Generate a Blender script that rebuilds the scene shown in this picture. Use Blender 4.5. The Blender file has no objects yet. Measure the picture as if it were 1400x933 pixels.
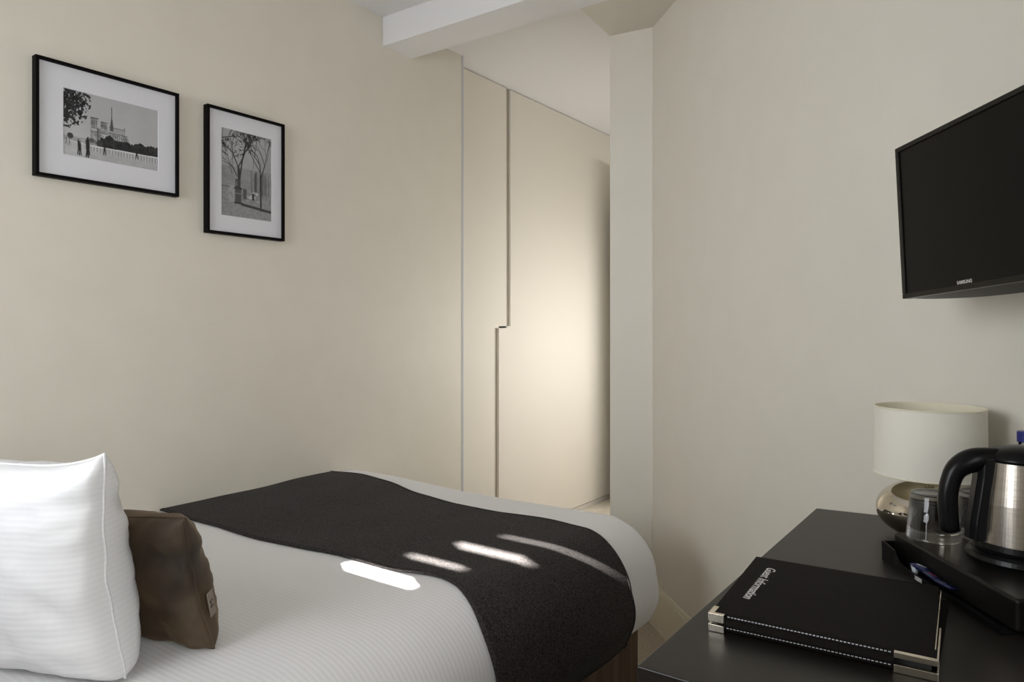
import bpy, bmesh, math, random
import numpy as np
from mathutils import Vector, Matrix, noise
random.seed(4)
C = bpy.context.scene.collection
SC = bpy.context.scene
PI = math.pi

# ------------------------------------------------------------------ camera
cd = bpy.data.cameras.new('camera'); cam = bpy.data.objects.new('camera', cd); C.objects.link(cam)
cam.location = (0, 0, 1.17)
cam.rotation_euler = (PI/2, 0, math.atan(700/981))
cd.sensor_width = 36; cd.lens = 36*981/1400; cd.shift_y = -16.5/1400
cd.clip_start = 0.02
SC.camera = cam
# ------------------------------------------------------------------ world, sun, daylight, exposure
w = bpy.data.worlds.new('sky'); SC.world = w; w.use_nodes = True
bg = w.node_tree.nodes['Background']
bg.inputs[0].default_value = (0.75, 0.86, 1.0, 1); bg.inputs[1].default_value = 1.0
SUN = Vector((0.12, 1.0, -0.65)).normalized()
sd = bpy.data.lights.new('sun', 'SUN'); so = bpy.data.objects.new('sun', sd); C.objects.link(so)
sd.energy = 170; sd.angle = 0.008; sd.color = (1, .97, .93)
so.rotation_euler = SUN.to_track_quat('-Z', 'Y').to_euler()
def area(name, loc, direction, sx, sy, energy, col):
    d = bpy.data.lights.new(name, 'AREA'); o = bpy.data.objects.new(name, d); C.objects.link(o)
    d.shape = 'RECTANGLE'; d.size = sx; d.size_y = sy; d.energy = energy; d.color = col
    o.location = loc; o.rotation_euler = Vector(direction).to_track_quat('-Z', 'Z').to_euler()
    return o
wl_ = area('window_daylight', (-1.35, -0.86, 1.45), (0.12, 1, -0.13), 1.1, 1.3, 18.5, (0.92, 0.955, 1.0))
wl_.data.spread = math.radians(120)
sl_ = area('side_fill_light', (0.79, -0.15, 1.5), (-1, 0.12, -0.10), 0.9, 1.1, 10.5, (1.0, 0.98, 0.93))  # fill lamp added to brighten the left wall
sl_.data.spread = math.radians(120)
area('lit_alcove_doorway', (-1.235, 3.98, 1.08), (-1, 0, 0), 0.10, 1.9, 15, (1.0, 0.985, 0.96))
SC.view_settings.view_transform = 'Standard'
SC.view_settings.look = 'None'
SC.view_settings.exposure = 0.06
SC.view_settings.gamma = 1.0
SC.view_settings.use_curve_mapping = False

# ------------------------------------------------------------------ materials
def srgb(r, g, b):
    f = lambda c: (c/255/12.92) if c/255 <= .04045 else ((c/255+.055)/1.055)**2.4
    return (f(r), f(g), f(b), 1)
def mat(name, col, rough=.5, metal=0, **kw):
    m = bpy.data.materials.new(name); m.use_nodes = True
    b = m.node_tree.nodes['Principled BSDF']
    b.inputs['Base Color'].default_value = col if len(col) == 4 else (*col, 1)
    b.inputs['Roughness'].default_value = rough; b.inputs['Metallic'].default_value = metal
    for k, v in kw.items(): b.inputs[k.replace('_', ' ')].default_value = v
    return m
def nd(m, t, **kw):
    n = m.node_tree.nodes.new(t)
    for k, v in kw.items(): setattr(n, k, v)
    return n
def lk(m, a, b): m.node_tree.links.new(a, b)
def noisy(m, scale, detail, c1, c2, bump=0, dist=.001, stretch=(1, 1, 1), lo=.35, hi=.65):
    b = m.node_tree.nodes['Principled BSDF']
    tc = nd(m, 'ShaderNodeTexCoord'); mp = nd(m, 'ShaderNodeMapping'); mp.inputs['Scale'].default_value = stretch
    lk(m, tc.outputs['Object'], mp.inputs[0])
    n = nd(m, 'ShaderNodeTexNoise'); n.inputs['Scale'].default_value = scale; n.inputs['Detail'].default_value = detail
    lk(m, mp.outputs[0], n.inputs['Vector'])
    r = nd(m, 'ShaderNodeValToRGB'); r.color_ramp.elements[0].position = lo; r.color_ramp.elements[1].position = hi
    r.color_ramp.elements[0].color = c1; r.color_ramp.elements[1].color = c2
    lk(m, n.outputs[0], r.inputs[0]); lk(m, r.outputs[0], b.inputs['Base Color'])
    if bump:
        bp = nd(m, 'ShaderNodeBump'); bp.inputs['Strength'].default_value = bump; bp.inputs['Distance'].default_value = dist
        lk(m, n.outputs[0], bp.inputs['Height']); lk(m, bp.outputs[0], b.inputs['Normal'])
    return m
def stripes(m, axis, pitch, c1, c2, bump=.25, wav=.0):
    b = m.node_tree.nodes['Principled BSDF']
    tc = nd(m, 'ShaderNodeTexCoord'); sp = nd(m, 'ShaderNodeSeparateXYZ')
    if axis == 'UV':
        lk(m, tc.outputs['UV'], sp.inputs[0]); out = sp.outputs[1]
    else:
        lk(m, tc.outputs['Object'], sp.inputs[0]); out = sp.outputs['XYZ'.index(axis)]
    mu = nd(m, 'ShaderNodeMath', operation='MULTIPLY'); mu.inputs[1].default_value = 2*PI/pitch
    lk(m, out, mu.inputs[0])
    si = nd(m, 'ShaderNodeMath', operation='SINE'); lk(m, mu.outputs[0], si.inputs[0])
    r = nd(m, 'ShaderNodeValToRGB'); r.color_ramp.elements[0].position = .35; r.color_ramp.elements[1].position = .65
    ma = nd(m, 'ShaderNodeMath', operation='MULTIPLY_ADD'); ma.inputs[1].default_value = .5; ma.inputs[2].default_value = .5
    lk(m, si.outputs[0], ma.inputs[0]); lk(m, ma.outputs[0], r.inputs[0])
    r.color_ramp.elements[0].color = c1; r.color_ramp.elements[1].color = c2
    lk(m, r.outputs[0], b.inputs['Base Color'])
    bp = nd(m, 'ShaderNodeBump'); bp.inputs['Strength'].default_value = bump; bp.inputs['Distance'].default_value = .001
    lk(m, ma.outputs[0], bp.inputs['Height']); lk(m, bp.outputs[0], b.inputs['Normal'])
    return m
CREAM = (.70, .665, .59, 1)
M_wall = noisy(mat('cream_wall_paint', CREAM, .55), 9, 2, (.70, .66, .575, 1), (.715, .675, .59, 1))
M_white = mat('white_ceiling_paint', (.80, .79, .79), .6)
M_door = mat('cream_lacquer', (.74, .70, .62), .6, Specular_IOR_Level=.3)
M_groove = mat('cream_recess', (.55, .5, .41), .6)
M_trim = mat('grey_edge_paint', (.52, .52, .54), .6)
M_base = mat('cream_skirting_gloss', (.76, .70, .57), .35)
M_carpet = noisy(mat('beige_carpet', (.3, .25, .2), .95), 230, 5, (.26, .215, .16, 1), (.62, .54, .43, 1), .8, .004)
M_stone = mat('pale_threshold_stone', (.66, .6, .5), .4)
M_linen = stripes(mat('white_satin_stripe_linen', (.8, .8, .8), .65, Sheen_Weight=.15), 'Y', .0115, (.735, .73, .735, 1), (.775, .77, .775, 1), .25)
M_pillow = stripes(mat('white_striped_pillowcase', (.85, .85, .85), .6), 'Z', .0095, (.74, .74, .755, 1), (.765, .765, .78, 1), .12)
M_wool = noisy(mat('charcoal_wool', (.05, .05, .05), .95, Sheen_Weight=.03, Sheen_Roughness=.5, Specular_IOR_Level=.1), 260, 6, (.014, .012, .0115, 1), (.058, .052, .050, 1), .7, .0015)
M_velvet = noisy(mat('brown_velvet', (.08, .055, .035), .7, Sheen_Weight=.16, Sheen_Roughness=.4, Sheen_Tint=(.9, .62, .36, 1)), 9, 5, (.018, .011, .0055, 1), (.075, .048, .025, 1), .2, .004)
M_box = noisy(mat('brown_divan_fabric', (.1, .06, .03), .7), 5, 5, (.07, .042, .022, 1), (.13, .083, .047, 1), .1, .002, (6, 6, .4))
M_desk = noisy(mat('espresso_lacquered_wood', (.03, .025, .02), .36, Specular_IOR_Level=.36), 14, 5, (.008, .0065, .005, 1), (.012, .010, .008, 1), .03, .0004, (1, 12, 12))
M_leather = noisy(mat('black_leatherette', (.015, .014, .013), .55), 260, 3, (.006, .005, .0045, 1), (.009, .0075, .0065, 1), .25, .0004)
M_leather.node_tree.nodes['Principled BSDF'].inputs['Specular IOR Level'].default_value = .04
M_black = mat('black_plastic', (.0035, .0035, .004), .3, Specular_IOR_Level=.22)
M_matte = mat('matt_black_plastic', (.005, .0045, .004), .35, Specular_IOR_Level=.22)
M_frame = mat('black_frame_wood', (.004, .0035, .0035), .55, Specular_IOR_Level=.06)
M_mount = mat('white_mount_board', (.66, .66, .70), .8)
M_screen = mat('dark_screen_glass', (.0045, .004, .003), .3, Specular_IOR_Level=.16)
M_bezel = mat('dark_bezel', (.008, .007, .005), .3, Specular_IOR_Level=.3)
M_chrome = mat('chrome', (.8, .79, .76), .12, 1)
M_gold = mat('pale_nickel', (.75, .69, .58), .25, 1)
M_mirror = mat('bronze_mirror_glass', (.62, .57, .48), .035, 1)
M_steel = noisy(mat('brushed_steel', (.5, .47, .43), .27, 1), 30, 4, (.34, .31, .27, 1), (.42, .385, .335, 1), 0, .0003, (1, 1, 40))
M_shade = mat('cream_shade_fabric', (.78, .745, .655), .8, Transmission_Weight=0)
M_shadein = mat('ivory_shade_lining', (.80, .76, .60), .6)
M_glass = mat('clear_glass', (1, 1, 1), .0, 0, Transmission_Weight=1, IOR=1.45)
M_pet = mat('clear_plastic', (.9, .95, 1), .03, 0, Transmission_Weight=1, IOR=1.3)
M_blue = mat('blue_plastic_cap', (.004, .01, .16), .4)
M_text = mat('silver_print', (.62, .6, .58), .45)
M_thread = mat('silver_thread', (.42, .44, .47), .6)
M_tag = mat('woven_label_fabric', (.22, .19, .155), .9)
M_tagink = mat('dark_label_ink', (.03, .025, .02), .9)
M_foilw = mat('white_foil_sachet', (.65, .68, .74), .4)
M_foilb = mat('dark_blue_foil', (.008, .012, .06), .35)
M_foilr = mat('dark_red_foil', (.20, .015, .03), .4)
M_hinge = mat('bulb_white', (.8, .8, .78), .3)
M_blind = mat('opaque_blind_slat', (.5, .47, .42), .6)
# ------------------------------------------------------------------ helpers
def link(name, me, m=None, parent=None, smooth=False):
    o = bpy.data.objects.new(name, me); C.objects.link(o)
    if m is not None: me.materials.append(m)
    if smooth:
        me.polygons.foreach_set('use_smooth', [True]*len(me.polygons))
    if parent is not None: o.parent = parent
    return o
def obj(name, bm, m, parent=None, smooth=False, bevel=0, seg=2, subd=0):
    bmesh.ops.recalc_face_normals(bm, faces=bm.faces)
    me = bpy.data.meshes.new(name); bm.to_mesh(me); bm.free()
    o = link(name, me, m, parent, smooth)
    if bevel:
        b = o.modifiers.new('bevel', 'BEVEL'); b.width = bevel; b.segments = seg; b.limit_method = 'ANGLE'; b.angle_limit = .6
        b.harden_normals = False
    if subd:
        s = o.modifiers.new('subd', 'SUBSURF'); s.levels = subd; s.render_levels = subd
    return o
def tag(o, label, cat, group=None, kind=None):
    if label: o['label'] = label
    if cat: o['category'] = cat
    if group: o['group'] = group
    if kind: o['kind'] = kind
    return o
def struct(name, bm, m, label, cat, parent=None, **kw):
    o = obj(name, bm, m, parent, **kw)
    return tag(o, label, cat, kind='structure')
def empty(name, loc, label, cat, rz=0, group=None):
    o = bpy.data.objects.new(name, None); C.objects.link(o); o.location = loc; o.rotation_euler = (0, 0, rz)
    o.empty_display_size = .05
    return tag(o, label, cat, group)
def box(x0, x1, y0, y1, z0, z1, bm=None):
    bm = bm or bmesh.new()
    v = [bm.verts.new((x, y, z)) for z in (z0, z1) for y in (y0, y1) for x in (x0, x1)]
    for f in ((0, 1, 3, 2), (4, 6, 7, 5), (0, 4, 5, 1), (2, 3, 7, 6), (0, 2, 6, 4), (1, 5, 7, 3)):
        bm.faces.new([v[i] for i in f])
    return bm
def prism(pts, z0, z1, bm=None):
    bm = bm or bmesh.new()
    a = [bm.verts.new((x, y, z0)) for x, y in pts]; b = [bm.verts.new((x, y, z1)) for x, y in pts]
    bm.faces.new(a[::-1]); bm.faces.new(b)
    n = len(pts)
    for i in range(n): bm.faces.new((a[i], a[(i+1) % n], b[(i+1) % n], b[i]))
    return bm
def lathe(prof, seg=64, center=(0, 0, 0), bm=None):
    bm = bm or bmesh.new(); rings = []
    cx, cy, cz = center
    for r, z in prof:
        if r < 1e-6: rings.append([bm.verts.new((cx, cy, cz+z))])
        else: rings.append([bm.verts.new((cx+r*math.cos(2*PI*k/seg), cy+r*math.sin(2*PI*k/seg), cz+z)) for k in range(seg)])
    for A, B in zip(rings, rings[1:]):
        for k in range(seg):
            a = A[k % len(A)]; a2 = A[(k+1) % len(A)]; b = B[k % len(B)]; b2 = B[(k+1) % len(B)]
            vs = []
            for v in (a, a2, b2, b):
                if v not in vs: vs.append(v)
            if len(vs) > 2: bm.faces.new(vs)
    return bm
def tube(pts, rad, seg=10, bm=None, closed=False, flat=1.0):
    bm = bm or bmesh.new(); pts = [Vector(p) for p in pts]; n = len(pts); rings = []
    up = Vector((0, 0, 1)); prev = None
    for i, p in enumerate(pts):
        if closed: t = pts[(i+1) % n]-pts[i-1]
        else: t = pts[min(i+1, n-1)]-pts[max(i-1, 0)]
        t.normalize()
        ref = prev if prev is not None else (up if abs(t.z) < .95 else Vector((1, 0, 0)))
        a = ref-t*ref.dot(t); a.normalize(); prev = a; b = t.cross(a)
        r = rad[i] if isinstance(rad, (list, tuple)) else rad
        rings.append([bm.verts.new(p+a*r*math.cos(2*PI*k/seg)+b*r*flat*math.sin(2*PI*k/seg)) for k in range(seg)])
    m = n if closed else n-1
    for i in range(m):
        A, B = rings[i], rings[(i+1) % n]
        for k in range(seg): bm.faces.new((A[k], A[(k+1) % seg], B[(k+1) % seg], B[k]))
    if not closed: bm.faces.new(rings[0][::-1]); bm.faces.new(rings[-1])
    return bm
def text(body, size, m, parent, mw, name='lettering', shear=0, ext=.0002, bold=0, spacing=1):
    cu = bpy.data.curves.new('t', 'FONT'); cu.body = body; cu.size = size; cu.extrude = ext; cu.shear = shear; cu.offset = bold
    cu.align_x = 'CENTER'; cu.align_y = 'CENTER'; cu.space_character = spacing; cu.resolution_u = 3
    t = bpy.data.objects.new('t', cu); C.objects.link(t)
    dg = bpy.context.evaluated_depsgraph_get(); me = bpy.data.meshes.new_from_object(t.evaluated_get(dg))
    bpy.data.objects.remove(t); bpy.data.curves.remove(cu)
    me.name = name; me.materials.clear()
    o = link(name, me, m, parent); o.matrix_local = mw
    return o
def axes(o, x, y, z): # matrix from origin and three axes
    x, y, z = Vector(x).normalized(), Vector(y).normalized(), Vector(z).normalized()
    M = Matrix((x, y, z)).transposed().to_4x4(); M.translation = Vector(o); return M

# ------------------------------------------------------------------ the room
CEIL = 2.497
struct('floor', box(-2.5, 1.1, -1.2, 5.2, -.06, 0), M_carpet, 'beige speckled carpet floor between the bed and the desk', 'floor')
struct('trim_1', box(-2.31, -1.22, 3.3, 5.0, 0.0, .012), M_stone, 'pale floor threshold in front of the cream wardrobe doors', 'threshold', bevel=.003)
struct('ceiling', box(-2.5, 1.1, -1.2, 5.2, CEIL, CEIL+.08), M_white, 'white flat ceiling over the room and the alcove', 'ceiling')
struct('wall_left', box(-2.45, -2.22, -1.05, 2.695, 0, CEIL), M_wall, 'cream wall with the two framed photographs', 'wall')
struct('trim_2', box(-2.235, -2.217, 2.690, 2.702, 0, CEIL), M_trim, 'thin grey metal edge strip where the left wall ends', 'trim')
# curved wall behind the desk
ctrl = [(-1.205, 2.655), (-1.0, 2.45), (-.75, 2.20), (-.5, 1.952), (-.38, 1.838), (-.26, 1.735), (-.13, 1.645), (0, 1.562), (.16, 1.47), (.36, 1.37), (.6, 1.26), (.86, 1.15)]
def crom(P, n=6):
    out = []
    for i in range(len(P)-1):
        p0 = P[max(i-1, 0)]; p1 = P[i]; p2 = P[i+1]; p3 = P[min(i+2, len(P)-1)]
        for k in range(n):
            t = k/n
            out.append(tuple(.5*((2*b)+(-a+c)*t+(2*a-5*b+4*c-d)*t*t+(-a+3*b-3*c+d)*t**3) for a, b, c, d in zip(p0, p1, p2, p3)))
    out.append(P[-1]); return out
wl = crom(ctrl)
def off(P, d):
    out = []
    for i, p in enumerate(P):
        a = P[max(i-1, 0)]; b = P[min(i+1, len(P)-1)]; t = Vector((b[0]-a[0], b[1]-a[1])).normalized()
        out.append((p[0]-t.y*d, p[1]+t.x*d))
    return out
def strip(P, d0, d1, z0, z1):
    bm = bmesh.new(); A = off(P, d0); B = off(P, d1)
    for i in range(len(P)-1):
        pass
    rows = [[bm.verts.new((q[0], q[1], z)) for q in L] for L, z in ((A, z0), (A, z1), (B, z1), (B, z0))]
    for r in range(4):
        R, S = rows[r], rows[(r+1) % 4]
        for i in range(len(P)-1): bm.faces.new((R[i], R[i+1], S[i+1], S[i]))
    bm.faces.new([rows[r][0] for r in range(4)]); bm.faces.new([rows[r][-1] for r in range(4)])
    return bm
struct('wall_right', strip(wl, .0, .15, 0, CEIL), M_wall, 'cream angled wall behind the desk and television', 'wall', smooth=False)
bb = bmesh.new()
sk = struct('baseboard_right', strip(wl, -.013, .0, 0, .148), M_base, 'glossy cream skirting board along the angled wall', 'baseboard')
obj('moulding', strip(wl, -.008, .0, .148, .167), M_base, sk, bevel=.004)
struct('wall_pillar', prism([(-1.384, 2.63), (-1.205, 2.652), (-1.0, 2.9), (-1.22, 2.9), (-1.384, 2.70)], 0, CEIL), M_wall, 'narrow cream pillar at the end of the angled wall', 'wall', bevel=.003)
struct('trim_3', prism([(-1.355, 2.34), (-.89, 2.34), (-1.205, 2.655), (-1.384, 2.631)], 2.373, CEIL), M_wall, 'lowered cream soffit joining the beam to the pillar', 'soffit')
struct('beam', box(-2.22, .9, 2.164, 2.342, 2.373, CEIL), M_white, 'white boxed beam crossing below the ceiling', 'beam', bevel=.002)
bm = box(.8, .95, -1.05, -.62, 0, CEIL); box(.8, .95, .32, 1.3, 0, CEIL, bm); box(.8, .95, -.62, .32, 0, .93, bm); box(.8, .95, -.62, .32, 2.07, CEIL, bm)
struct('wall_far_right', bm, M_wall, 'cream side wall opened beside the camera for the added fill light', 'wall')
w2 = struct('fill_window', box(.86, .9, -.62, .32, .93, .98), M_white, 'unseen white window frame added around the side fill light', 'window')  # unseen frame, added only to house the side fill lamp
for a in ((-.62, -.57, .98, 2.07), (.27, .32, .98, 2.07), (-.57, .27, 2.02, 2.07), (-.17, -.13, .98, 2.02)):
    obj('window_frame', box(.86, .9, a[0], a[1], a[2], a[3]), M_white, w2)
# corridor beyond the pillar
struct('wall_back', box(-2.45, -.9, 4.9, 5.05, 0, CEIL), M_wall, 'cream end wall of the alcove behind the pillar', 'wall')
struct('wall_corridor', box(-1.22, -1.0, 2.9, 4.95, 0, CEIL), M_wall, 'cream inner wall of the alcove behind the pillar', 'wall')
dr = struct('blocker_door', box(-2.15, -2.11, 4.205, 4.88, .012, 2.07), M_door, 'unseen cream door leaf added behind the pillar to shade the alcove wall', 'door', bevel=.002)  # added out of view to cast the dark strip beside the pillar
# window wall behind the camera, with opening
WX0, WX1, WZ0, WZ1 = -1.95, -.5, .9, 2.38
bm = box(-2.45, WX0, -1.05, -.9, 0, CEIL); box(WX1, .95, -1.05, -.9, 0, CEIL, bm)
box(WX0, WX1, -1.05, -.9, 0, WZ0, bm); box(WX0, WX1, -1.05, -.9, WZ1, CEIL, bm)
struct('wall_near', bm, M_wall, 'cream window wall at the head of the bed', 'wall')
win = struct('window_1', box(WX0, WX1, -1.04, -1.0, WZ0, WZ0+.05), M_white, 'white window with closed slatted blind at the head of the bed', 'window')
for a in ((WX0, WX0+.05, WZ0, WZ1), (WX1-.05, WX1, WZ0, WZ1), (WX0, WX1, WZ1-.05, WZ1)):
    obj('window_frame', box(a[0], a[1], -1.04, -1.0, a[2], a[3]), M_white, win)
# blind: closed boards with four short slots that let the sun through onto the bed
slots = []
for (xa, xb, y, dy) in ((-1.375, -1.09, 1.180, .042), (-1.295, -1.04, 1.320, .026), (-1.245, -.96, 1.458, .044), (-1.215, -.85, 1.592, .015)):
    k = (y+.95)/SUN.y
    z = .6-SUN.z*k; sx = SUN.x*k; h = dy*abs(SUN.z)/SUN.y
    slots.append((xa-sx, xb-sx, z-h/2, z+h/2))
zs = WZ0
for (a, b, z0, z1) in slots:
    while zs < z0-1e-6:
        top = min(zs+.066, z0)
        if z0-top < .03: top = z0
        obj('blind_slat', box(WX0, WX1, -.955, -.947, zs, top), M_blind, win); zs = top
    def wedge(pts):
        bm = bmesh.new(); A_ = [bm.verts.new((x, -.955, z)) for x, z in pts]; B_ = [bm.verts.new((x, -.947, z)) for x, z in pts]
        bm.faces.new(A_); bm.faces.new(B_[::-1])
        for i in range(4): bm.faces.new((A_[i], B_[i], B_[(i+1) % 4], A_[(i+1) % 4]))
        return bm
    obj('blind_slat', wedge([(WX0, z0), (a+.07, z0), (a, z1), (WX0, z1)]), M_blind, win)
    obj('blind_slat', wedge([(b, z0), (WX1, z0), (WX1, z1), (b-.07, z1)]), M_blind, win); zs = z1
while zs < WZ1-1e-6:
    top = min(zs+.066, WZ1); obj('blind_slat', box(WX0, WX1, -.955, -.947, zs, top), M_blind, win); zs = top

# ------------------------------------------------------------------ wardrobe with two interlocking doors
wr = empty('wardrobe', (-2.4, 3.7, 0), 'tall cream built-in wardrobe with handleless stepped doors beyond the beam', 'wardrobe')
wr.location = (0, 0, 0)
obj('carcass', box(-2.45, -2.327, 2.6955, 4.895, 0, CEIL-.001), M_groove, wr)
z0, z1, zj = .04, CEIL-.004, 1.174
def yz_prism(pts, x0, x1):
    bm = bmesh.new(); a = [bm.verts.new((x0, y, z)) for y, z in pts]; b = [bm.verts.new((x1, y, z)) for y, z in pts]
    bm.faces.new(a); bm.faces.new(b[::-1]); n = len(pts)
    for i in range(n): bm.faces.new((a[i], b[i], b[(i+1) % n], a[(i+1) % n]))
    return bm
obj('door', yz_prism([(2.703, z0), (3.078, z0), (3.078, zj), (3.185, zj), (3.185, z1), (2.703, z1)], -2.326, -2.31), M_door, wr, bevel=.0015)
obj('door', yz_prism([(3.115, z0), (4.89, z0), (4.89, z1), (3.222, z1), (3.222, zj+.012), (3.115, zj+.012)], -2.326, -2.31), M_door, wr, bevel=.0015)
obj('plinth', box(-2.327, -2.318, 2.703, 4.89, .0, .034), M_door, wr)

# ------------------------------------------------------------------ framed photographs (flat prints painted in numpy)
rng = np.random.RandomState(3)
def fbm(h, w, base, octs=5, seed=0):
    r = np.random.RandomState(seed); out = np.zeros((h, w)); amp = 1; tot = 0
    for o in range(octs):
        gh, gw = max(2, int(h/base*2**o)+2), max(2, int(w/base*2**o)+2)
        g = r.rand(gh, gw); yy = np.linspace(0, gh-1.001, h); xx = np.linspace(0, gw-1.001, w)
        y0 = yy.astype(int); x0 = xx.astype(int); fy = (yy-y0)[:, None]; fx = (xx-x0)[None]
        v = g[y0][:, x0]*(1-fy)*(1-fx)+g[y0+1][:, x0]*fy*(1-fx)+g[y0][:, x0+1]*(1-fy)*fx+g[y0+1][:, x0+1]*fy*fx
        out += amp*v; tot += amp; amp *= .6
    return out/tot
def seg_draw(img, U, V, a, b, wd, val, alpha=1):
    (x0, y0), (x1, y1) = a, b
    m = (U > min(x0, x1)-wd*2) & (U < max(x0, x1)+wd*2) & (V > min(y0, y1)-wd*2) & (V < max(y0, y1)+wd*2)
    dx, dy = x1-x0, y1-y0; L = dx*dx+dy*dy+1e-12
    t = np.clip(((U[m]-x0)*dx+(V[m]-y0)*dy)/L, 0, 1)
    d = np.hypot(U[m]-x0-t*dx, V[m]-y0-t*dy)
    k = np.clip((wd-d)/(wd*.6), 0, 1)*alpha
    img[m] = img[m]*(1-k)+val*k
def rect(img, U, V, x0, x1, y0, y1, val): img[(U >= x0) & (U <= x1) & (V >= y0) & (V <= y1)] = val
def cathedral(h=184, w=268):
    A = w/h; V, U = np.mgrid[0:h, 0:w]; V = (V+.5)/h; U = (U+.5)/w
    n = fbm(h, w, 40, 5, 1); f = fbm(h, w, 8, 3, 2)
    img = .42+.06*(n-.5)+.12*np.clip(V-.3, 0, 1)*(1-U)
    # far bank
    img = np.where((V > .70) & (U < .36), .34+.25*(f-.5), img)
    # cathedral
    stone = .30+.55*(f-.5)
    def rs(x0, x1, y0, y1):
        m = (U > x0) & (U < x1) & (V > y0) & (V < y1); img[m] = stone[m]
    rs(.27, .345, .36, .80); rs(.37, .445, .39, .78); rs(.33, .46, .50, .78); rs(.44, .64, .53, .66)
    for x in (.283, .302, .321): rect(img, U, V, x, x+.009, .39, .49, .07)
    for x in (.383, .402, .421): rect(img, U, V, x, x+.009, .42, .50, .07)
    rect(img, U, V, .27, .345, .50, .512, .10); rect(img, U, V, .27, .45, .56, .57, .12); rect(img, U, V, .27, .35, .35, .362, .08)
    rect(img, U, V, .37, .445, .385, .395, .08); rect(img, U, V, .335, .352, .50, .80, .12)
    m = (U > .46) & (U < .63) & (V > .445+(.01*(U-.5))) & (V < .54); img[m] = .33
    rect(img, U, V, .46, .63, .438, .45, .12); rect(img, U, V, .618, .628, .40, .48, .16); rect(img, U, V, .45, .66, .53, .545, .13)
    seg_draw(img, U*1, V*1, (.487, .13), (.487, .45), .006, .08)
    m = (np.abs(U-.487) < .018*np.clip((V-.24)/.2, 0, 1)) & (V > .24) & (V < .50); img[m] = .09
    for k in range(8): seg_draw(img, U, V, (.475+k*.024, .55), (.478+k*.024, .66), .0035, .10)
    for k in range(5): seg_draw(img, U, V, (.60+k*.014, .52+k*.012), (.625+k*.016, .70), .004, .09)
    # dark trees
    edge = .635+.010*np.sin(U*38)+.07*(f-.5)-.05*np.exp(-((U-.46)/.05)**2)-.06*(U-.7)*(U > .7)
    m = (U > .37) & (V > edge) & (V < .80); img[m] = .012+.05*f[m]
    m = np.hypot((U-.36)/.03, (V-.74)/.06) < 1; img[m] = .06
    # parapet and ground
    rail = .80-.10*(.25-U)*(U < .25)-.015*U
    m = (V > rail-.012) & (V < rail+.008) & (U > .02); img[m] = .62
    m = (V >= rail+.008) & (V < rail+.075+.02*U); img[m] = (.30+.25*(np.sin(U*200) > 0)*(.4+f))[m]*.8+.05
    m = V >= rail+.075+.02*U; img[m] = (.42+.12*(f-.5)-.10*(V-.8))[m]
    m = (V > rail+.0) & (U < .24); img[m] = (.46+.10*(f-.5))[m]
    # people
    def person(x, y0, y1, s=.012, val=.03):
        hh = y1-y0
        seg_draw(img, U, V, (x, y0+.18*hh), (x+.004, y0+.6*hh), s*1.15, val); seg_draw(img, U, V, (x, y0+.05*hh), (x, y0+.1*hh), s*.6, val)
        seg_draw(img, U, V, (x, y0+.6*hh), (x-.008, y1), s*.55, val); seg_draw(img, U, V, (x+.006, y0+.6*hh), (x+.014, y1), s*.55, val)
    person(.15, .72, .96, .014); person(.165, .75, .97, .012); person(.235, .68, .98, .02); person(.245, .66, .94, .018); person(.41, .70, .90, .013)
    person(.755, .70, .86, .013); person(.03, .74, .84, .006, .12); person(.06, .75, .85, .006, .12)
    m = np.hypot((U-.07)/.028, (V-.70)/.045) < .8+.5*f; img[m] = .06
    m = np.hypot((U-.28)/.03, (V-.71)/.035) < .8+.5*f; img[m] = .10
    # foliage top left
    g = fbm(h, w, 5, 3, 7); d = np.hypot(U/.24, (V-.12)/.42)
    m = (g > .30+.42*np.clip(d-.55, 0, 1)) & (d < 1.15); img[m] = (.004+.09*(f*g))[m]
    m = (g > .62) & (U < .1) & (V < .62); img[m] = .05
    return img
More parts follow.
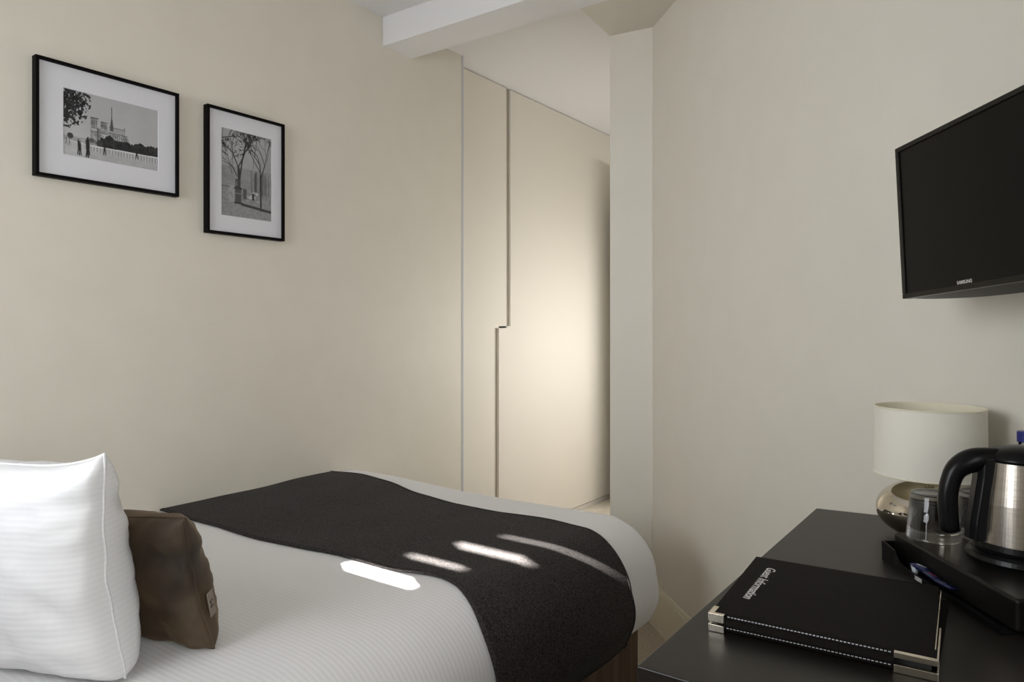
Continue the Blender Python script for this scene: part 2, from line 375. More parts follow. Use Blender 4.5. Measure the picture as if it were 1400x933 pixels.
def park(h=300, w=200):
    V, U = np.mgrid[0:h, 0:w]; V = (V+.5)/h; U = (U+.5)/w
    n = fbm(h, w, 50, 5, 11); f = fbm(h, w, 7, 3, 12)
    img = .36-.12*np.clip(V-.2, 0, .5)+.14*(n-.5)+.0*U
    m = (V > .42) & (V < .72); img[m] = (img*.75+.10*(f-.4))[m]
    for k in range(26): # distant trunks on the right and mid
        x = .55+.45*rng.rand(); seg_draw(img, U, V, (x, .42+.1*rng.rand()), (x+.01, .74), .004+.004*rng.rand(), .08, .8)
    hz = .725-.02*U; m = V > hz; img[m] = (.25+.16*(f-.5)+.05*(V-.8))[m]
    r2 = random.Random(8)
    def br(x, y, a, L, wd, dep, val):
        if dep == 0 or L < .015: return
        x1 = x+math.sin(a)*L*1.35; y1 = y-math.cos(a)*L
        seg_draw(img, U, V, (x, y), (x1, y1), wd, val, .9)
        for s in range(2 if dep > 2 else 3):
            br(x1, y1, a+r2.uniform(-.75, .75), L*r2.uniform(.62, .88), max(wd*.66, .0032), dep-1, val)
    for (x, y, a, L, wd) in ((.34, .62, -.05, .20, .022), (.35, .58, .16, .22, .020), (.30, .52, -.6, .12, .009), (.2, .5, -.3, .1, .006), (.25, .45, -.8, .1, .006), (.78, .5, -.1, .16, .014), (.78, .5, .35, .17, .013), (.76, .42, -.7, .14, .009), (.12, .3, -1.2, .1, .006), (.1, .15, .4, .12, .006), (.5, .2, .5, .12, .006), (.62, .4, .1, .14, .006), (.9, .3, .2, .12, .005)):
        br(x, y, a, L, wd, 7, .025)
    br(.0, .12, 1.3, .16, .009, 5, .05)
    seg_draw(img, U, V, (.345, .68), (.34, .45), .035, .05)
    seg_draw(img, U, V, (.78, .885), (.775, .48), .022, .035); seg_draw(img, U, V, (.68, .72), (.68, .45), .025, .07, .8)
    rect(img, U, V, .25, .40, .655, .675, .05); rect(img, U, V, .265, .385, .675, .83, .09); rect(img, U, V, .25, .41, .825, .845, .06)
    m = (U > .27) & (U < .37) & (V > .56) & (V < .66) & (f > .4); img[m] = .07
    rect(img, U, V, .27, .38, .72, .73, .22); m = (U > .14) & (U < .25) & (V > .64) & (V < .83) & (f > .38); img[m] = .32
    rect(img, U, V, .0, .17, .655, .668, .14)
    m = (U > .42) & (U < .75) & (V > .68) & (V < .79) & (f > .60); img[m] = .45
    rect(img, U, V, .42, .49, .66, .78, .10); rect(img, U, V, .60, .64, .70, .78, .04)
    m = np.abs(V-(.845+.075*(U-.4))) < .012+.006*f; m &= U > .38; img[m] = .06
    return img
def print_mat():
    m = mat('photographic_print', (.5, .5, .5), .7, Specular_IOR_Level=.1); a = nd(m, 'ShaderNodeVertexColor'); a.layer_name = 'Col'
    lk(m, a.outputs[0], m.node_tree.nodes['Principled BSDF'].inputs['Base Color']); return m
M_print = print_mat()
def print_mesh(img, x, ya, yb, za, zb, parent):
    h, w = img.shape
    yy = np.linspace(ya, yb, w+1); zz = np.linspace(zb, za, h+1)
    co = np.zeros((h+1, w+1, 3)); co[..., 0] = x; co[..., 1] = yy[None]; co[..., 2] = zz[:, None]
    idx = np.arange((h+1)*(w+1)).reshape(h+1, w+1)
    fc = np.stack([idx[:-1, :-1], idx[1:, :-1], idx[1:, 1:], idx[:-1, 1:]], -1).reshape(-1, 4)
    me = bpy.data.meshes.new('photo_print'); me.from_pydata(co.reshape(-1, 3).tolist(), [], fc.tolist())
    at = me.color_attributes.new('Col', 'FLOAT_COLOR', 'CORNER')
    c = np.clip(img, .006, .8).reshape(-1); c4 = np.ones((len(c), 4, 4)); c4[..., 0] = c[:, None]; c4[..., 1] = c[:, None]; c4[..., 2] = (c*1.03)[:, None]
    at.data.foreach_set('color', c4.reshape(-1).astype(np.float32))
    return link('photo_print', me, M_print, parent)
def picture(y0, y1, z0, z1, p, img, label, piclabel):
    r = empty('picture_frame', (-2.22, (y0+y1)/2, z0), label, 'picture', group='framed photographs on the left wall')
    fx = .009; X0, X1 = .0, .025; Y = (y0+y1)/2; hw = (y1-y0)/2; H = z1-z0
    for a in ((-hw, hw, H-fx, H), (-hw, hw, 0, fx)): obj('frame_rail', box(X0, X1, a[0], a[1], a[2], a[3]), M_frame, r, bevel=.0008)
    for a in ((-hw, -hw+fx), (hw-fx, hw)): obj('frame_rail', box(X0, X1, a[0], a[1], fx, H-fx), M_frame, r, bevel=.0008)
    obj('backing', box(.0, .008, -hw+fx, hw-fx, fx, H-fx), M_frame, r)
    # mount board with a bevelled window
    bm = bmesh.new(); a0, a1, b0, b1 = p[0]-Y, p[1]-Y, p[2]-z0, p[3]-z0
    o4 = [(-hw+fx, fx), (hw-fx, fx), (hw-fx, H-fx), (-hw+fx, H-fx)]; i4 = [(a0, b0), (a1, b0), (a1, b1), (a0, b1)]
    i5 = [(a0+.001, b0+.001), (a1-.001, b0+.001), (a1-.001, b1-.001), (a0+.001, b1-.001)]
    O = [bm.verts.new((.015, *q)) for q in o4]; I = [bm.verts.new((.015, *q)) for q in i4]; J = [bm.verts.new((.013, *q)) for q in i5]
    for k in range(4):
        bm.faces.new((O[k], O[(k+1) % 4], I[(k+1) % 4], I[k])); bm.faces.new((I[k], I[(k+1) % 4], J[(k+1) % 4], J[k]))
    obj('mount', bm, M_mount, r)
    print_mesh(img, .0128, a0, a1, b0, b1, r)['label'] = piclabel
    return r
picture(.839, 1.248, 1.592, 1.9215, (.912, 1.185, 1.664, 1.8525), cathedral(), 'black landscape frame holding a black-and-white photograph of a cathedral, nearest the bed head', 'black-and-white cathedral and riverside print')
picture(1.345, 1.650, 1.490, 1.916, (1.402, 1.601, 1.556, 1.853), park(), 'black upright frame holding a black-and-white photograph of bare park trees', 'black-and-white print of bare trees')

# ------------------------------------------------------------------ bed
XR, YF, ZT, RX, RY = -.884, 2.06, .592, .15, .085      # right side, foot end, top, edge roundings
YH = -.12
bed = empty('bed', (-1.55, .95, 0), 'double bed on a brown box base against the left wall', 'bed')
def ploc(x0, x1, y0, y1, z0, z1): return box(x0+1.55, x1+1.55, y0-.95, y1-.95, z0, z1)
obj('base', ploc(-2.205, -.935, YH, 1.965, .03, .292), M_box, bed, bevel=.012)['label'] = 'brown box base'
obj('mattress', ploc(-2.20, -.99, YH, 1.94, .293, .50), M_linen, bed, bevel=.07, seg=5)
for x in (-2.1, -1.05):
    for y in (YH+.1, 1.82):
        obj('leg', lathe([(0, 0), (.02, 0), (.025, .03), (0, .03)], 16, (x+1.55, y-.95, 0)), M_black, bed)
obj('headboard', ploc(-2.205, -.93, YH-.09, YH-.01, .1, 1.0), M_velvet, bed, bevel=.02, seg=3)
PA, QA = XR-RX, YF-RY
LX, LY = RX*PI/2, RY*PI/2
def sheet(p, q, lift=0.0, zmin=.300):
    """fold a flat sheet point over the rounded mattress edge"""
    ex = max(0, p-PA)/RX; ey = max(0, q-QA)/RY; d = math.hypot(ex, ey)
    x, y, z = min(p, PA), min(q, QA), ZT
    n = noise.noise(Vector((p*2.1, q*2.3, 3.1))); n2 = noise.noise(Vector((p*6, q*5, 1.1)))
    z += .012*math.exp(-((q-1.75)/.4)**2-((p+2.0)/.35)**2)
    if d > 0:
        ux, uy = ex/d, ey/d; Re = RX*ux*ux+RY*uy*uy; a = min(d, PI/2); ext = max(0, d-PI/2)*Re
        k = ext/.2; hb = .012*math.sin(min(1, ext/.14)*PI)-.05*k*k
        x += ux*(RX*math.sin(a)+hb); y += uy*(RY*math.sin(a)+hb); z -= Re*(1-math.cos(a))+ext
        pull = .035*math.sin(2*math.atan2(uy, ux))*min(1, d); x -= pull; y -= pull
        f = max(0, 1-d); z += (.010*n+.003*n2)*f
        sfo = (.006*n2+.005*n)*(1-f); x += ux*sfo; y += uy*sfo
    else:
        z += .010*n+.003*n2
    return Vector((x, y, max(z, zmin)))
def sheet_mesh(p0, p1, q0, q1, n, m, lift, dropmin=None):
    bm = bmesh.new(); g = []
    for i in range(n+1):
        row = []
        for j in range(m+1):
            p = p0+(p1-p0)*i/n; q = q0+(q1-q0)*j/m
            row.append(bm.verts.new(sheet(p, q, lift)))
        g.append(row)
    for i in range(n):
        for j in range(m): bm.faces.new((g[i][j], g[i+1][j], g[i+1][j+1], g[i][j+1]))
    return bm
# duvet
bm = sheet_mesh(-2.214, PA+LX+.145, YH, QA+LY+.20, 120, 160, 0)
dv = obj('duvet', bm, M_linen, None, smooth=True)
tag(dv, 'white striped duvet tucked smoothly over the bed', 'duvet')
# runner
NEARE = [(-2.102, 1.194), (-1.929, 1.196), (-1.75, 1.196), (-1.626, 1.2), (-1.52, 1.205), (-1.45, 1.218), (-1.33, 1.218), (-1.22, 1.217), (-1.132, 1.249), (-1.066, 1.248), (-0.98, 1.205), (-0.885, 1.165), (-0.8, 1.18), (-0.6, 1.185)]
FARE = [(-2.214, 1.885), (-2.1, 1.915), (-1.88, 1.88), (-1.756, 1.845), (-1.475, 1.8), (-1.29, 1.803), (-1.155, 1.825), (-1.0, 1.8), (-0.9, 1.78), (-0.8, 1.8), (-0.6, 1.83)]
def runner():
    bm = bmesh.new(); n, m = 150, 70; g = []; top = []; lf = .005
    for i in range(n+1):
        row = []
        for j in range(m+1):
            p = -2.213+(PA+LX+.165+2.213)*i/n
            t = j/m; s = (p+2.2)/1.3
            qa = sum(np.interp(p+o, *zip(*NEARE)) for o in (-.04, -.02, 0, .02, .04))/5
            qb = sum(np.interp(p+o, *zip(*FARE)) for o in (-.04, -.02, 0, .02, .04))/5
            q = qa+(qb-qa)*t
            v = sheet(p, q, 0, .28)
            row.append((p, q, v))
        g.append(row)
    V = []; 
    P = [[c[2] for c in r] for r in g]
    for lay in (lf+.001, .001):
        L2 = []
        for i in range(n+1):
            r = []
            for j in range(m+1):
                a = P[min(i+1, n)][j]-P[max(i-1, 0)][j]; b = P[i][min(j+1, m)]-P[i][max(j-1, 0)]
                nn = a.cross(b); nn.normalize()
                r.append(bm.verts.new(P[i][j]+nn*(lay+.002)))
            L2.append(r)
        V.append(L2)
    for i in range(n):
        for j in range(m):
            bm.faces.new((V[0][i][j], V[0][i+1][j], V[0][i+1][j+1], V[0][i][j+1])); bm.faces.new((V[1][i][j+1], V[1][i+1][j+1], V[1][i+1][j], V[1][i][j]))
    for i in range(n):
        bm.faces.new((V[1][i][0], V[1][i+1][0], V[0][i+1][0], V[0][i][0])); bm.faces.new((V[0][i][m], V[0][i+1][m], V[1][i+1][m], V[1][i][m]))
    for j in range(m):
        bm.faces.new((V[0][0][j], V[0][0][j+1], V[1][0][j+1], V[1][0][j])); bm.faces.new((V[1][n][j], V[1][n][j+1], V[0][n][j+1], V[0][n][j]))
    hem = [[V[0][i][1].co.copy() for i in range(n+1)], [V[0][i][m-1].co.copy() for i in range(n+1)], [V[0][n-1][j].co.copy() for j in range(m+1)]]
    o = obj('bed_runner', bm, M_wool, None, smooth=True)
    tag(o, 'charcoal grey wool runner laid across the foot of the white bed', 'bed runner')
    hb = bmesh.new()
    for h in hem: tube(h, .0022, 6, hb)
    obj('hem', hb, M_wool, o, smooth=True)
    return o
runner()

# ------------------------------------------------------------------ pillow and cushion
def soft(name, W, H, Tf, Tb, root, m, pinch=.05, n=44, p=2.4, crease=.004, seed=0, sag=0, ear=0, ex=.55):
    """cushion in local axes: x width, y thickness (+ front), z up from 0; returns mesh object and seam loop"""
    bm = bmesh.new()
    def pt(u, v, side):
        sx = 1-pinch*math.cos(v*PI/2)**1.3; sz = 1-(pinch*1.1*math.cos(u*PI/2)**1.3 if ear == 0 else ear*(1-abs(u)**5))
        x = W/2*u*sx
        z = H/2*(1+v*(sz if v > 0 else 1-(1-sz)*.25))
        T = Tf if side > 0 else Tb
        prof = ((1-abs(u)**p)*(1-abs(v)**p))**ex
        prof *= 1-sag*v*.55
        cr = crease*noise.noise(Vector((u*3+seed, v*3, side*2)))+crease*.5*noise.noise(Vector((u*8+seed, v*7, side)))
        y = side*(T*prof+cr*(prof > .02))
        return Vector((x, y, z))
    G = {}
    for side in (1, -1):
        for i in range(n+1):
            for j in range(n+1):
                u = -1+2*i/n; v = -1+2*j/n
                u = math.sin(u*PI/2)*.75+u*.25; v = math.sin(v*PI/2)*.75+v*.25
                b = i in (0, n) or j in (0, n)
                if b and side < 0: G[(side, i, j)] = G[(1, i, j)]; continue
                q = pt(u, v, side)
                if b: q.y = .004*noise.noise(Vector((u*4+seed, v*4, 0)))
                G[(side, i, j)] = bm.verts.new(q)
    for side in (1, -1):
        for i in range(n):
            for j in range(n):
                f = [G[(side, i, j)], G[(side, i+1, j)], G[(side, i+1, j+1)], G[(side, i, j+1)]]
                bm.faces.new(f if side < 0 else f[::-1])
    loop = [G[(1, i, 0)] for i in range(n)]+[G[(1, n, j)] for j in range(n)]+[G[(1, i, n)] for i in range(n, 0, -1)]+[G[(1, 0, j)] for j in range(n, 0, -1)]
    loop = [v.co.copy() for v in loop]
    o = obj(name, bm, m, root, smooth=True)
    return o, loop
pil = empty('pillow', (-1.540, .500, .590), 'plump white striped pillow standing upright on the bed', 'pillow')
pil.rotation_euler = (math.radians(5), math.radians(-1), math.radians(15))
cs, lp = soft('pillowcase', .70, .375, .128, .09, pil, M_pillow, pinch=.06, seed=2, sag=.5, crease=.012, ear=.15, ex=.34)
obj('piping', tube(lp, .0022, 6, closed=True), M_pillow, pil, smooth=True)
cu = empty('cushion', (-1.374, .690, .592), 'small brown velvet cushion leaning in front of the white pillow', 'cushion')
cu.rotation_euler = (math.radians(13), math.radians(-2), math.radians(13))
cs2, lp2 = soft('cushion_cover', .40, .252, .085, .028, cu, M_velvet, pinch=.06, seed=9, p=3, sag=.2, crease=.009, ex=.4)
obj('seam', tube(lp2, .0022, 6, closed=True), M_velvet, cu, smooth=True)

# ------------------------------------------------------------------ desk
ZD = .785
dk = empty('desk', (0, 1.1, 0), 'black-brown writing desk along the angled wall', 'desk')
def D(pts): return [(x, y-1.1) for x, y in pts]
obj('desk_top', prism(D([(-.36, .75), (.55, .75), (.55, 1.262), (.36, 1.345), (.16, 1.445), (0, 1.535), (-.13, 1.618), (-.19, 1.655), (-.363, 1.634)]), ZD-.035, ZD), M_desk, dk, bevel=.0015)
obj('apron', prism(D([(-.35, .77), (.54, .77), (.54, .79), (-.35, .79)]), ZD-.16, ZD-.036), M_desk, dk)
obj('drawer', prism(D([(-.31, .758), (.5, .758), (.5, .769), (-.31, .769)]), ZD-.15, ZD-.046), M_desk, dk)
obj('side_panel', prism(D([(-.355, .76), (-.33, .76), (-.33, 1.60), (-.355, 1.60)]), 0, ZD-.036), M_desk, dk)
obj('side_panel', prism(D([(.52, .80), (.545, .80), (.545, 1.22), (.52, 1.22)]), 0, ZD-.036), M_desk, dk)

# ------------------------------------------------------------------ television
TL = Vector((-.1909, 1.4608, 1.496)); BL = Vector((-.1777, 1.4541, 1.2238)); dn = Vector((.6318, -.7735, .0498)).normalized()
up = (TL-BL).normalized(); nrm = dn.cross(up).normalized()
tv = empty('television', BL, 'flat black television tilted down from the angled wall above the desk', 'television')
tv.matrix_world = axes(BL, dn, up, nrm)          # local x along the set, y up, z towards the room
TW, TH = .46, .2726
bz = .0085
bm = bmesh.new()
def frame_ring(bm, x0, x1, y0, y1, t, z0, z1):
    box(x0, x1, y1-t, y1, z0, z1, bm); box(x0, x1, y0, y0+t, z0, z1, bm); box(x0, x0+t, y0+t, y1-t, z0, z1, bm); box(x1-t, x1, y0+t, y1-t, z0, z1, bm)
frame_ring(bm, 0, TW, 0, TH, bz, -.018, .0)
obj('bezel', bm, M_bezel, tv, bevel=.0012)
obj('screen', box(bz, TW-bz, bz, TH-bz, -.012, -.003), M_screen, tv)
# moulded casing behind, bellied along the bottom
bm = bmesh.new(); N = 24; ra = []; rb = []; rc = []; rd = []
for i in range(N+1):
    s = i/N; x = TW*s; bel = math.sin(PI*s)**.8
    ra.append(bm.verts.new((x, .001, -.010))); rb.append(bm.verts.new((x, -.012*bel, -.030-.012*bel)))
    rc.append(bm.verts.new((x, TH*.5, -.03-.04*bel))); rd.append(bm.verts.new((x, TH-.001, -.019)))
for i in range(N):
    for A, B in ((ra, rb), (rb, rc), (rc, rd), (rd, ra)): bm.faces.new((A[i], A[i+1], B[i+1], B[i]))
bm.faces.new((ra[0], rb[0], rc[0], rd[0])); bm.faces.new((ra[N], rd[N], rc[N], rb[N]))
obj('rear_casing', bm, M_matte, tv, smooth=False)
text('SAMSUNG', .0075, M_text, tv, Matrix.Translation((.158, .0125, -.0026)), 'logo', ext=.0001, bold=.0002)
# bracket arm reaching to the wall
bk = bmesh.new(); inv = tv.matrix_world.inverted()
pw = Vector((.12, 1.486, 1.36)); pc = inv @ pw; pm = Vector((.25, .13, -.066))
tube([pm, (pm+pc)/2+Vector((.02, 0, 0)), pc], .014, 10, bk)
obj('wall_bracket', bk, M_matte, tv)
wn = Vector((-.46, -.89, 0)); wt = Vector((.89, -.46, 0))
pb = box(-.05, .05, -.06, .06, -.006, .004); pb.transform(inv @ axes(pw, wt, (0, 0, 1), wn))
obj('wall_plate', pb, M_matte, tv)

# ------------------------------------------------------------------ lamp
lx, ly = -.1420, 1.523
lm = empty('table_lamp', (lx, ly, ZD), 'table lamp with white drum shade and mirrored bronze pebble base', 'lamp')
prof = []
for k in range(25):
    a = -PI/2+PI*k/24; prof.append((.089*abs(math.cos(a))**.85, .052+.052*math.sin(a)))
prof = [(0, 0), (.045, 0)]+[q for q in prof if q[0] > .045 or q[1] > .06]
prof[-1] = (.0, .104)
obj('base', lathe(prof, 72), M_mirror, lm, smooth=True)['label'] = 'mirrored bronze glass base'
obj('collar', lathe([(0, .102), (.014, .102), (.014, .107), (.007, .109), (.007, .124), (.010, .125), (.010, .132), (.004, .134), (.004, .15), (0, .15)], 32), M_chrome, lm)
obj('socket', lathe([(0, .135), (.012, .135), (.013, .165), (0, .166)], 24), M_hinge, lm)
s0, s1, sr = .1165, .2415, .0915
obj('shade', lathe([(sr-.0012, s0), (sr, s0), (sr*.985, s1), (sr*.985-.0012, s1), (sr-.0012, s0)], 96), M_shade, lm, smooth=False)['label'] = 'white fabric drum shade'
obj('shade_lining', lathe([(sr-.0016, s0+.001), (sr*.985-.0018, s1-.001)], 96), M_shadein, lm, smooth=True)
bm = bmesh.new()
for z, r in ((s0+.001, sr), (s1-.001, sr*.985)): tube([(r*math.cos(2*PI*k/64), r*math.sin(2*PI*k/64), z) for k in range(64)], .0015, 6, bm, closed=True)
for a in (0, 2*PI/3, 4*PI/3): tube([(0, 0, .16), (.045*math.cos(a), .045*math.sin(a), .2), ((sr-.004)*math.cos(a), (sr-.004)*math.sin(a), s1-.02)], .0012, 6, bm)
obj('shade_ring', bm, M_shadein, lm, smooth=True)

# ------------------------------------------------------------------ hospitality tray
ZP = .83
tr = empty('hospitality_tray', (0, 1.3, ZD), 'black hospitality tray with raised platform under the kettle and glasses', 'tray')
A = Vector((-.177, 1.348)); e = Vector((.5635, -.8261)); nout = Vector((-.8261, -.5635))
F = A+e*.30
def T2(*P): return [(p[0], p[1]-1.3) for p in P]
plat = T2(A, F, (.16, 1.22), (.12, 1.40), (.05, 1.475), (-.085, 1.52))
plat = T2(A, F, (.17, 1.22), (.13, 1.385), (.045, 1.470), (-.055, 1.470), (-.10, 1.425))
obj('platform', prism(plat, .003, ZP-ZD), M_matte, tr, bevel=.004, seg=3)
o1 = A+nout*.019+e*.012
o2 = F+nout*.019
obj('trough_floor', prism(T2(A+nout*.018, F+nout*.018, F-nout*.004, A-nout*.004), 0, .003), M_black, tr)
# outer wall: high ear at the left end, then dips
bm = bmesh.new(); prof = [(0, .031), (.012, .031), (.042, .027), (.056, .012), (.070, .010), (.30, .010)]
rows = []
for s, h in prof:
    a = A+e*s+nout*.019; b = a-nout*.0025
    rows.append([bm.verts.new((q.x, q.y-1.3, z)) for q, z in ((a, 0), (a+nout*.002, h), (b+nout*.002, h), (b, 0))])
for P, Q in zip(rows, rows[1:]):
    for k in range(4): bm.faces.new((P[k], Q[k], Q[(k+1) % 4], P[(k+1) % 4]))
bm.faces.new(rows[0]); bm.faces.new(rows[-1][::-1])
obj('front_lip', bm, M_black, tr)
bm = bmesh.new(); q0 = A+nout*.020; q1 = A-nout*.001
prismp = [(q0.x, q0.y-1.3), (q1.x, q1.y-1.3), ((q1+e*.002).x, (q1+e*.002).y-1.3), ((q0+e*.002).x, (q0+e*.002).y-1.3)]
obj('end_wall', prism(prismp, 0, .031), M_black, tr)
tp = A+e*.114+nout*.0215
text('XIBBI', .0085, M_text, tr, axes((tp.x, tp.y-1.3, .0052), (e.x, e.y, 0), (0, 0, 1), (nout.x, nout.y, 0)), 'lettering', ext=.0002, bold=.0002)
# sachets in the trough
def sachet(name, s, d, rz, tilt, w, l, th, m, label, cat, m2=None, z=.006):
    p = A+e*s+nout*d
    r = empty(name, (p.x, p.y, ZD+z), label, cat, group='sachets in the tray')
    r.rotation_euler = (tilt, .0, math.atan2(e.y, e.x)+rz)
    bm = bmesh.new(); n = 8; G = {}
    for sd in (1, -1):
        for i in range(n+1):
            for j in range(n+1):
                u = -1+2*i/n; v = -1+2*j/n
                if sd < 0 and (i in (0, n) or j in (0, n)): G[sd, i, j] = G[1, i, j]; continue
                G[sd, i, j] = bm.verts.new((u*l/2, v*w/2, sd*th*((1-u**4)*(1-v**4))**.6+.0008*math.sin(u*9)))
    for sd in (1, -1):
        for i in range(n):
            for j in range(n): bm.faces.new((G[sd, i, j], G[sd, i+1, j], G[sd, i+1, j+1], G[sd, i, j+1]))
    obj('wrapper', bm, m, r, smooth=True)
    if m2: obj('printed_band', box(-l*.28, l*.2, -w*.3, w*.3, th*.9, th*1.06), m2, r, bevel=.0003)
    return r
sachet('milk_portion', .098, .008, .15, -.3, .015, .03, .004, M_foilb, 'dark blue and white sachet at the left end of the black tray', 'sachet', M_foilw, .017)
sachet('sugar_sachet', .128, .008, -.05, -.3, .015, .034, .003, M_foilb, 'dark blue sachet with a red band in the middle of the tray trough', 'sachet', M_foilr, .015)
sachet('coffee_sachet', .162, .008, .08, -.3, .015, .036, .003, M_foilb, 'plain dark blue sachet nearest the kettle in the tray trough', 'sachet', None, .014)
bm = bmesh.new(); p = A+e*.085+nout*.010
tq = empty('creamer_tub', (p.x, p.y, ZD+.0045), 'tiny white tub tipped over the lip of the black tray', 'creamer', group='sachets in the tray')
tq.rotation_euler = (math.radians(0), 0, math.atan2(e.y, e.x))
obj('tub', lathe([(0, 0), (.0035, 0), (.0068, .0125), (.0075, .0135), (0, .0135)], 20), M_foilw, tq, smooth=False)
obj('lid', lathe([(0, .0136), (.0078, .0136), (.0078, .0142), (0, .0142)], 20), M_foilb, tq)

# ------------------------------------------------------------------ kettle
kx, ky = -.002, 1.298
kt = empty('kettle', (kx, ky, ZP), 'brushed steel electric kettle with black handle on the tray', 'kettle')
obj('power_base', lathe([(0, .0), (.070, .0), (.072, .004), (.070, .010), (.064, .014), (0, .014)], 72), M_black, kt, smooth=False)
obj('lower_rim', lathe([(0, .0145), (.061, .0145), (.0625, .020), (.0615, .028), (0, .028)], 72), M_black, kt)
obj('steel_body', lathe([(0, .0282), (.0605, .0282), (.0600, .034), (.0555, .085), (.0475, .145), (.0, .145)], 96), M_steel, kt, smooth=False)
bmd = kt.children[-1]
obj('lid', lathe([(0, .168), (.018, .167), (.034, .163), (.044, .157), (.048, .150), (.0485, .1452), (0, .1452)], 72), M_black, kt, smooth=True)
hd = Vector((-.806, -.592, 0)).normalized()      # handle direction
hd = Vector((-.90, -.43, 0)).normalized()
def hp(r, z): return hd*r+Vector((0, 0, z))
# back column and C handle
bm = bmesh.new(); sidev = Vector((-hd.y, hd.x, 0)); rows = []
for z, r0, r1 in ((.0285, .050, .075), (.05, .048, .074), (.085, .045, .069), (.12, .040, .064), (.150, .030, .062)):
    rows.append([bm.verts.new(hd*a+sidev*b+Vector((0, 0, z))) for a, b in ((r0-.01, -.020), (r1-.006, -.017), (r1, -.008), (r1, .008), (r1-.006, .017), (r0-.01, .020))])
for P, Q in zip(rows, rows[1:]):
    for k in range(6): bm.faces.new((P[k], P[(k+1) % 6], Q[(k+1) % 6], Q[k]))
bm.faces.new(rows[0][::-1]); bm.faces.new(rows[-1])
obj('handle_column', bm, M_black, kt, smooth=False, bevel=.002)
pts = crom([hp(.010, .150), hp(.045, .148), hp(.070, .143), hp(.089, .130), (hp(.098, .108)), hp(.101, .085), hp(.100, .060), hp(.098, .036)], 6)
nr = len(pts)
rad = [.0135+.004*math.exp(-((i-11)/7)**2) for i in range(nr)]; rad[-1] = .009; rad[-2] = .0125
obj('handle', tube(pts, rad, 20, flat=1.0), M_black, kt, smooth=True)
bm = bmesh.new(); rows = []
for z, r, b in ((.10, .05, .010), (.125, .062, .014), (.146, .072, .017)):
    rows.append([bm.verts.new(-hd*a+sidev*c+Vector((0, 0, z))) for a, c in ((.03, -b), (r, -.004), (r, .004), (.03, b))])
for P, Q in zip(rows, rows[1:]):
    for k in range(4): bm.faces.new((P[k], P[(k+1) % 4], Q[(k+1) % 4], Q[k]))
bm.faces.new(rows[0][::-1]); bm.faces.new(rows[-1])
obj('spout', bm, M_steel, kt, smooth=False, bevel=.002)

# ------------------------------------------------------------------ two upturned tumblers
def tumbler(x, y, label):
    r = empty('tumbler', (x, y, ZP), label, 'glass', group='upturned tumblers on the tray')
    h = .073
    out = [(.0385, .0), (.0402, .0012), (.0398, .004), (.0375, .03), (.0335, h-.004), (.0320, h)]
    inn = [(.0300, h-.0005), (.0, h-.0005)]
    prof = out+[(.0295, h), (.0270, h-.001), (0, h-.001), ]
    inner = [(0, h-.013), (.0285, h-.013), (.0310, h-.016), (.0360, .03), (.0383, .001)]
    obj('glass_body', lathe(prof+inner+[(.0385, .0)], 64), M_glass, r, smooth=True)
    return r
tumbler(-.120, 1.350, 'upturned clear glass tumbler standing free at the left of the tray')
tumbler(-0.056, 1.408, 'upturned clear glass tumbler half hidden behind the kettle handle')

# ------------------------------------------------------------------ water bottle
bt = empty('water_bottle', (0.0048, 1.4223, ZP), 'small clear water bottle with a blue cap behind the kettle', 'bottle')
obj('bottle_body', lathe([(0, 0), (.026, 0), (.029, .004), (.029, .06), (.027, .07), (.029, .08), (.029, .112), (.026, .128), (.016, .143), (.0125, .148), (.0125, .158), (0, .158)], 40), M_pet, bt, smooth=True)
obj('cap', lathe([(0, .1582), (.0145, .1582), (.0145, .174), (.013, .175), (0, .175)], 40), M_blue, bt)

# ------------------------------------------------------------------ guest information folder
NL = Vector((-.327, .894)); FL = Vector((-.340, 1.168)); FR = Vector((-.073, 1.197)); NR = Vector((-.072, .917))
ex = (NR-NL).normalized(); ey = Vector((-ex.y, ex.x)); FW = .250; FD = .266
fo = empty('guest_folder', (NL.x, NL.y, ZD), 'black leatherette guest information folder with metal corners on the desk', 'folder')
fo.rotation_euler = (0, 0, math.radians(3.2))
def cover(z0, z1, sk, lift):
    bm = bmesh.new(); n = 20; V = []
    for z in (z0, z1):
        g = []
        for i in range(n+1):
            r = []
            for j in range(n+1):
                u, v = i/n, j/n
                x = u*FW+sk*v*.02; y = .006+v*(FD-.006)
                zz = z+lift*v*v*(1-u*.7)
                r.append(bm.verts.new((x, y, zz)))
            g.append(r)
        V.append(g)
    for i in range(n):
        for j in range(n):
            bm.faces.new((V[1][i][j], V[1][i+1][j], V[1][i+1][j+1], V[1][i][j+1])); bm.faces.new((V[0][i][j+1], V[0][i+1][j+1], V[0][i+1][j], V[0][i][j]))
    for i in range(n):
        bm.faces.new((V[0][i][0], V[0][i+1][0], V[1][i+1][0], V[1][i][0])); bm.faces.new((V[1][i][n], V[1][i+1][n], V[0][i+1][n], V[0][i][n]))
        bm.faces.new((V[0][0][i+1], V[0][0][i], V[1][0][i], V[1][0][i+1])); bm.faces.new((V[0][n][i], V[0][n][i+1], V[1][n][i+1], V[1][n][i]))
    return bm
obj('back_cover', cover(0.0, .0035, .35, 0), M_leather, fo)
obj('pages', box(.012, FW-.006, .012, FD-.014, .0038, .0165), mat('dark_inserts', (.02, .02, .02), .6), fo)
obj('front_cover', cover(.0175, .0215, -.30, 0), M_leather, fo)
bm = bmesh.new(); rows = []
for x in (.019, FW-.042):
    rows.append([bm.verts.new((x, y, z)) for y, z in ((.012, .0219), (.004, .0215), (-.0015, .017), (-.003, .011), (-.0015, .004), (.003, .0002), (.012, .0002))])
for k in range(6): bm.faces.new((rows[0][k], rows[1][k], rows[1][k+1], rows[0][k+1]))
bm.faces.new(rows[0]); bm.faces.new(rows[1][::-1])
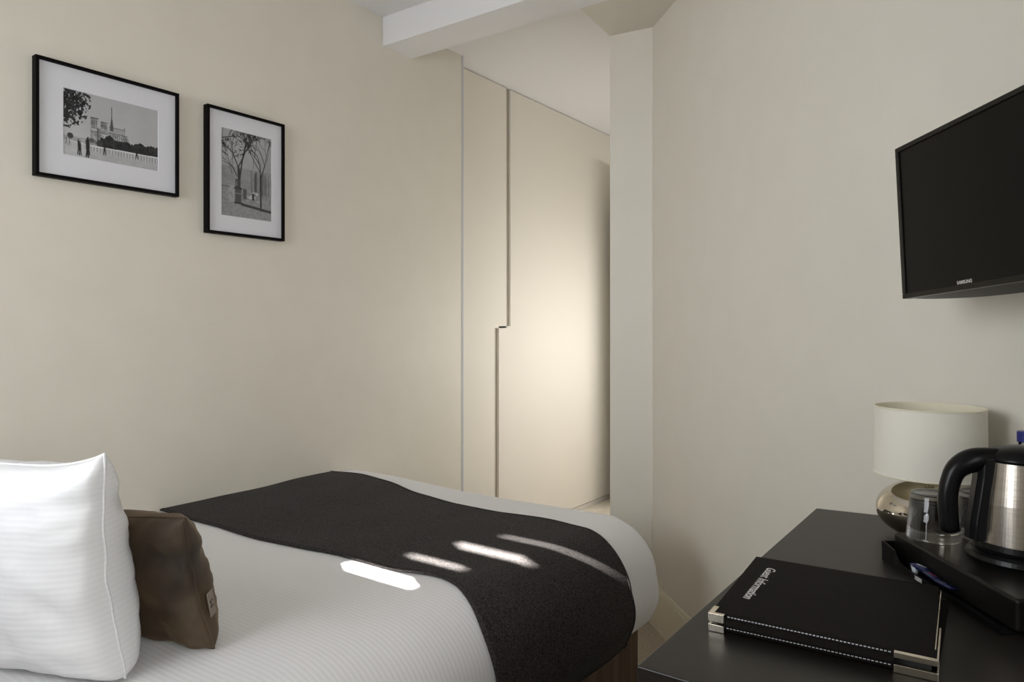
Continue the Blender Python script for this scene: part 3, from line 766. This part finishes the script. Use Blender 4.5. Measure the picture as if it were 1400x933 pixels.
obj('spine', bm, M_leather, fo, smooth=False)
bm = bmesh.new(); st = .0042
k = 0; x = .022
while x < FW-.045:
    box(x, x+.0026, .0012, .0022, .0200, .0204+.0006, bm); box(x, x+.0026, -.0030, -.0022, .0075, .0083, bm); x += st
so_ = obj('stitching', bm, M_thread, fo); so_['kind'] = 'stuff'
def corner(x0, x1, y1, z0, z1, name='metal_corner'):
    t = .0006
    bm = bmesh.new()
    lx_ = min(x0, x1); rx = max(x0, x1)
    left = x0 < FW/2
    a = .0062
    # L on top, plus edge bands
    box(lx_, rx, -.003, a-.003, z1, z1+t, bm)
    box(lx_, rx, -.0036, -.003, z0, z1+t, bm)
    if left: box(lx_, lx_+a, a-.003, y1, z1, z1+t, bm); box(lx_-t, lx_, -.003, y1, z0, z1+t, bm)
    else: box(rx-.0012, rx, a-.003, y1, z1, z1+t, bm); box(rx, rx+t, -.003, y1, z0, z1+t, bm)
    obj(name, bm, M_gold, fo, bevel=.0004)
corner(-.001, .0185, .024, .0128, .0224)
corner(-.001, .0185, .022, .0005, .0085)
corner(FW-.0415, FW+.001, .10, .0170, .0224)
corner(FW-.0415, FW+.001, .03, .0005, .0085)
bm = box(FW-.003, FW-.0018, .03, FD-.02, .0218, .0226); obj('edge_trim', bm, M_gold, fo)
text('Guest Information', .0195, M_text, fo, axes((.028, .147, .0221), (0, -1, 0), (1, 0, 0), (0, 0, 1)), 'lettering', shear=.3, ext=.0001, bold=.0002)
# label on the cushion
tg = bmesh.new()
LB = Matrix.Translation((0, 0, 0))
lb = obj('fabric_label', box(-.011, .011, -.0006, .0006, -.022, .022), M_tag, cu)
lb.matrix_local = axes((.184, -.010, .075), (.55, -.83, 0), (0.03, 0, 1), (0, 0, 1)) if False else Matrix.Translation((.197, .018, .078)) @ Matrix.Rotation(math.radians(112), 4, 'Z') @ Matrix.Rotation(math.radians(4), 4, 'Y')
text('M', .020, M_tagink, lb, Matrix.Translation((0, -.0009, 0)) @ Matrix.Rotation(PI/2, 4, 'X') @ Matrix.Rotation(PI/2, 4, 'Z'), 'lettering')
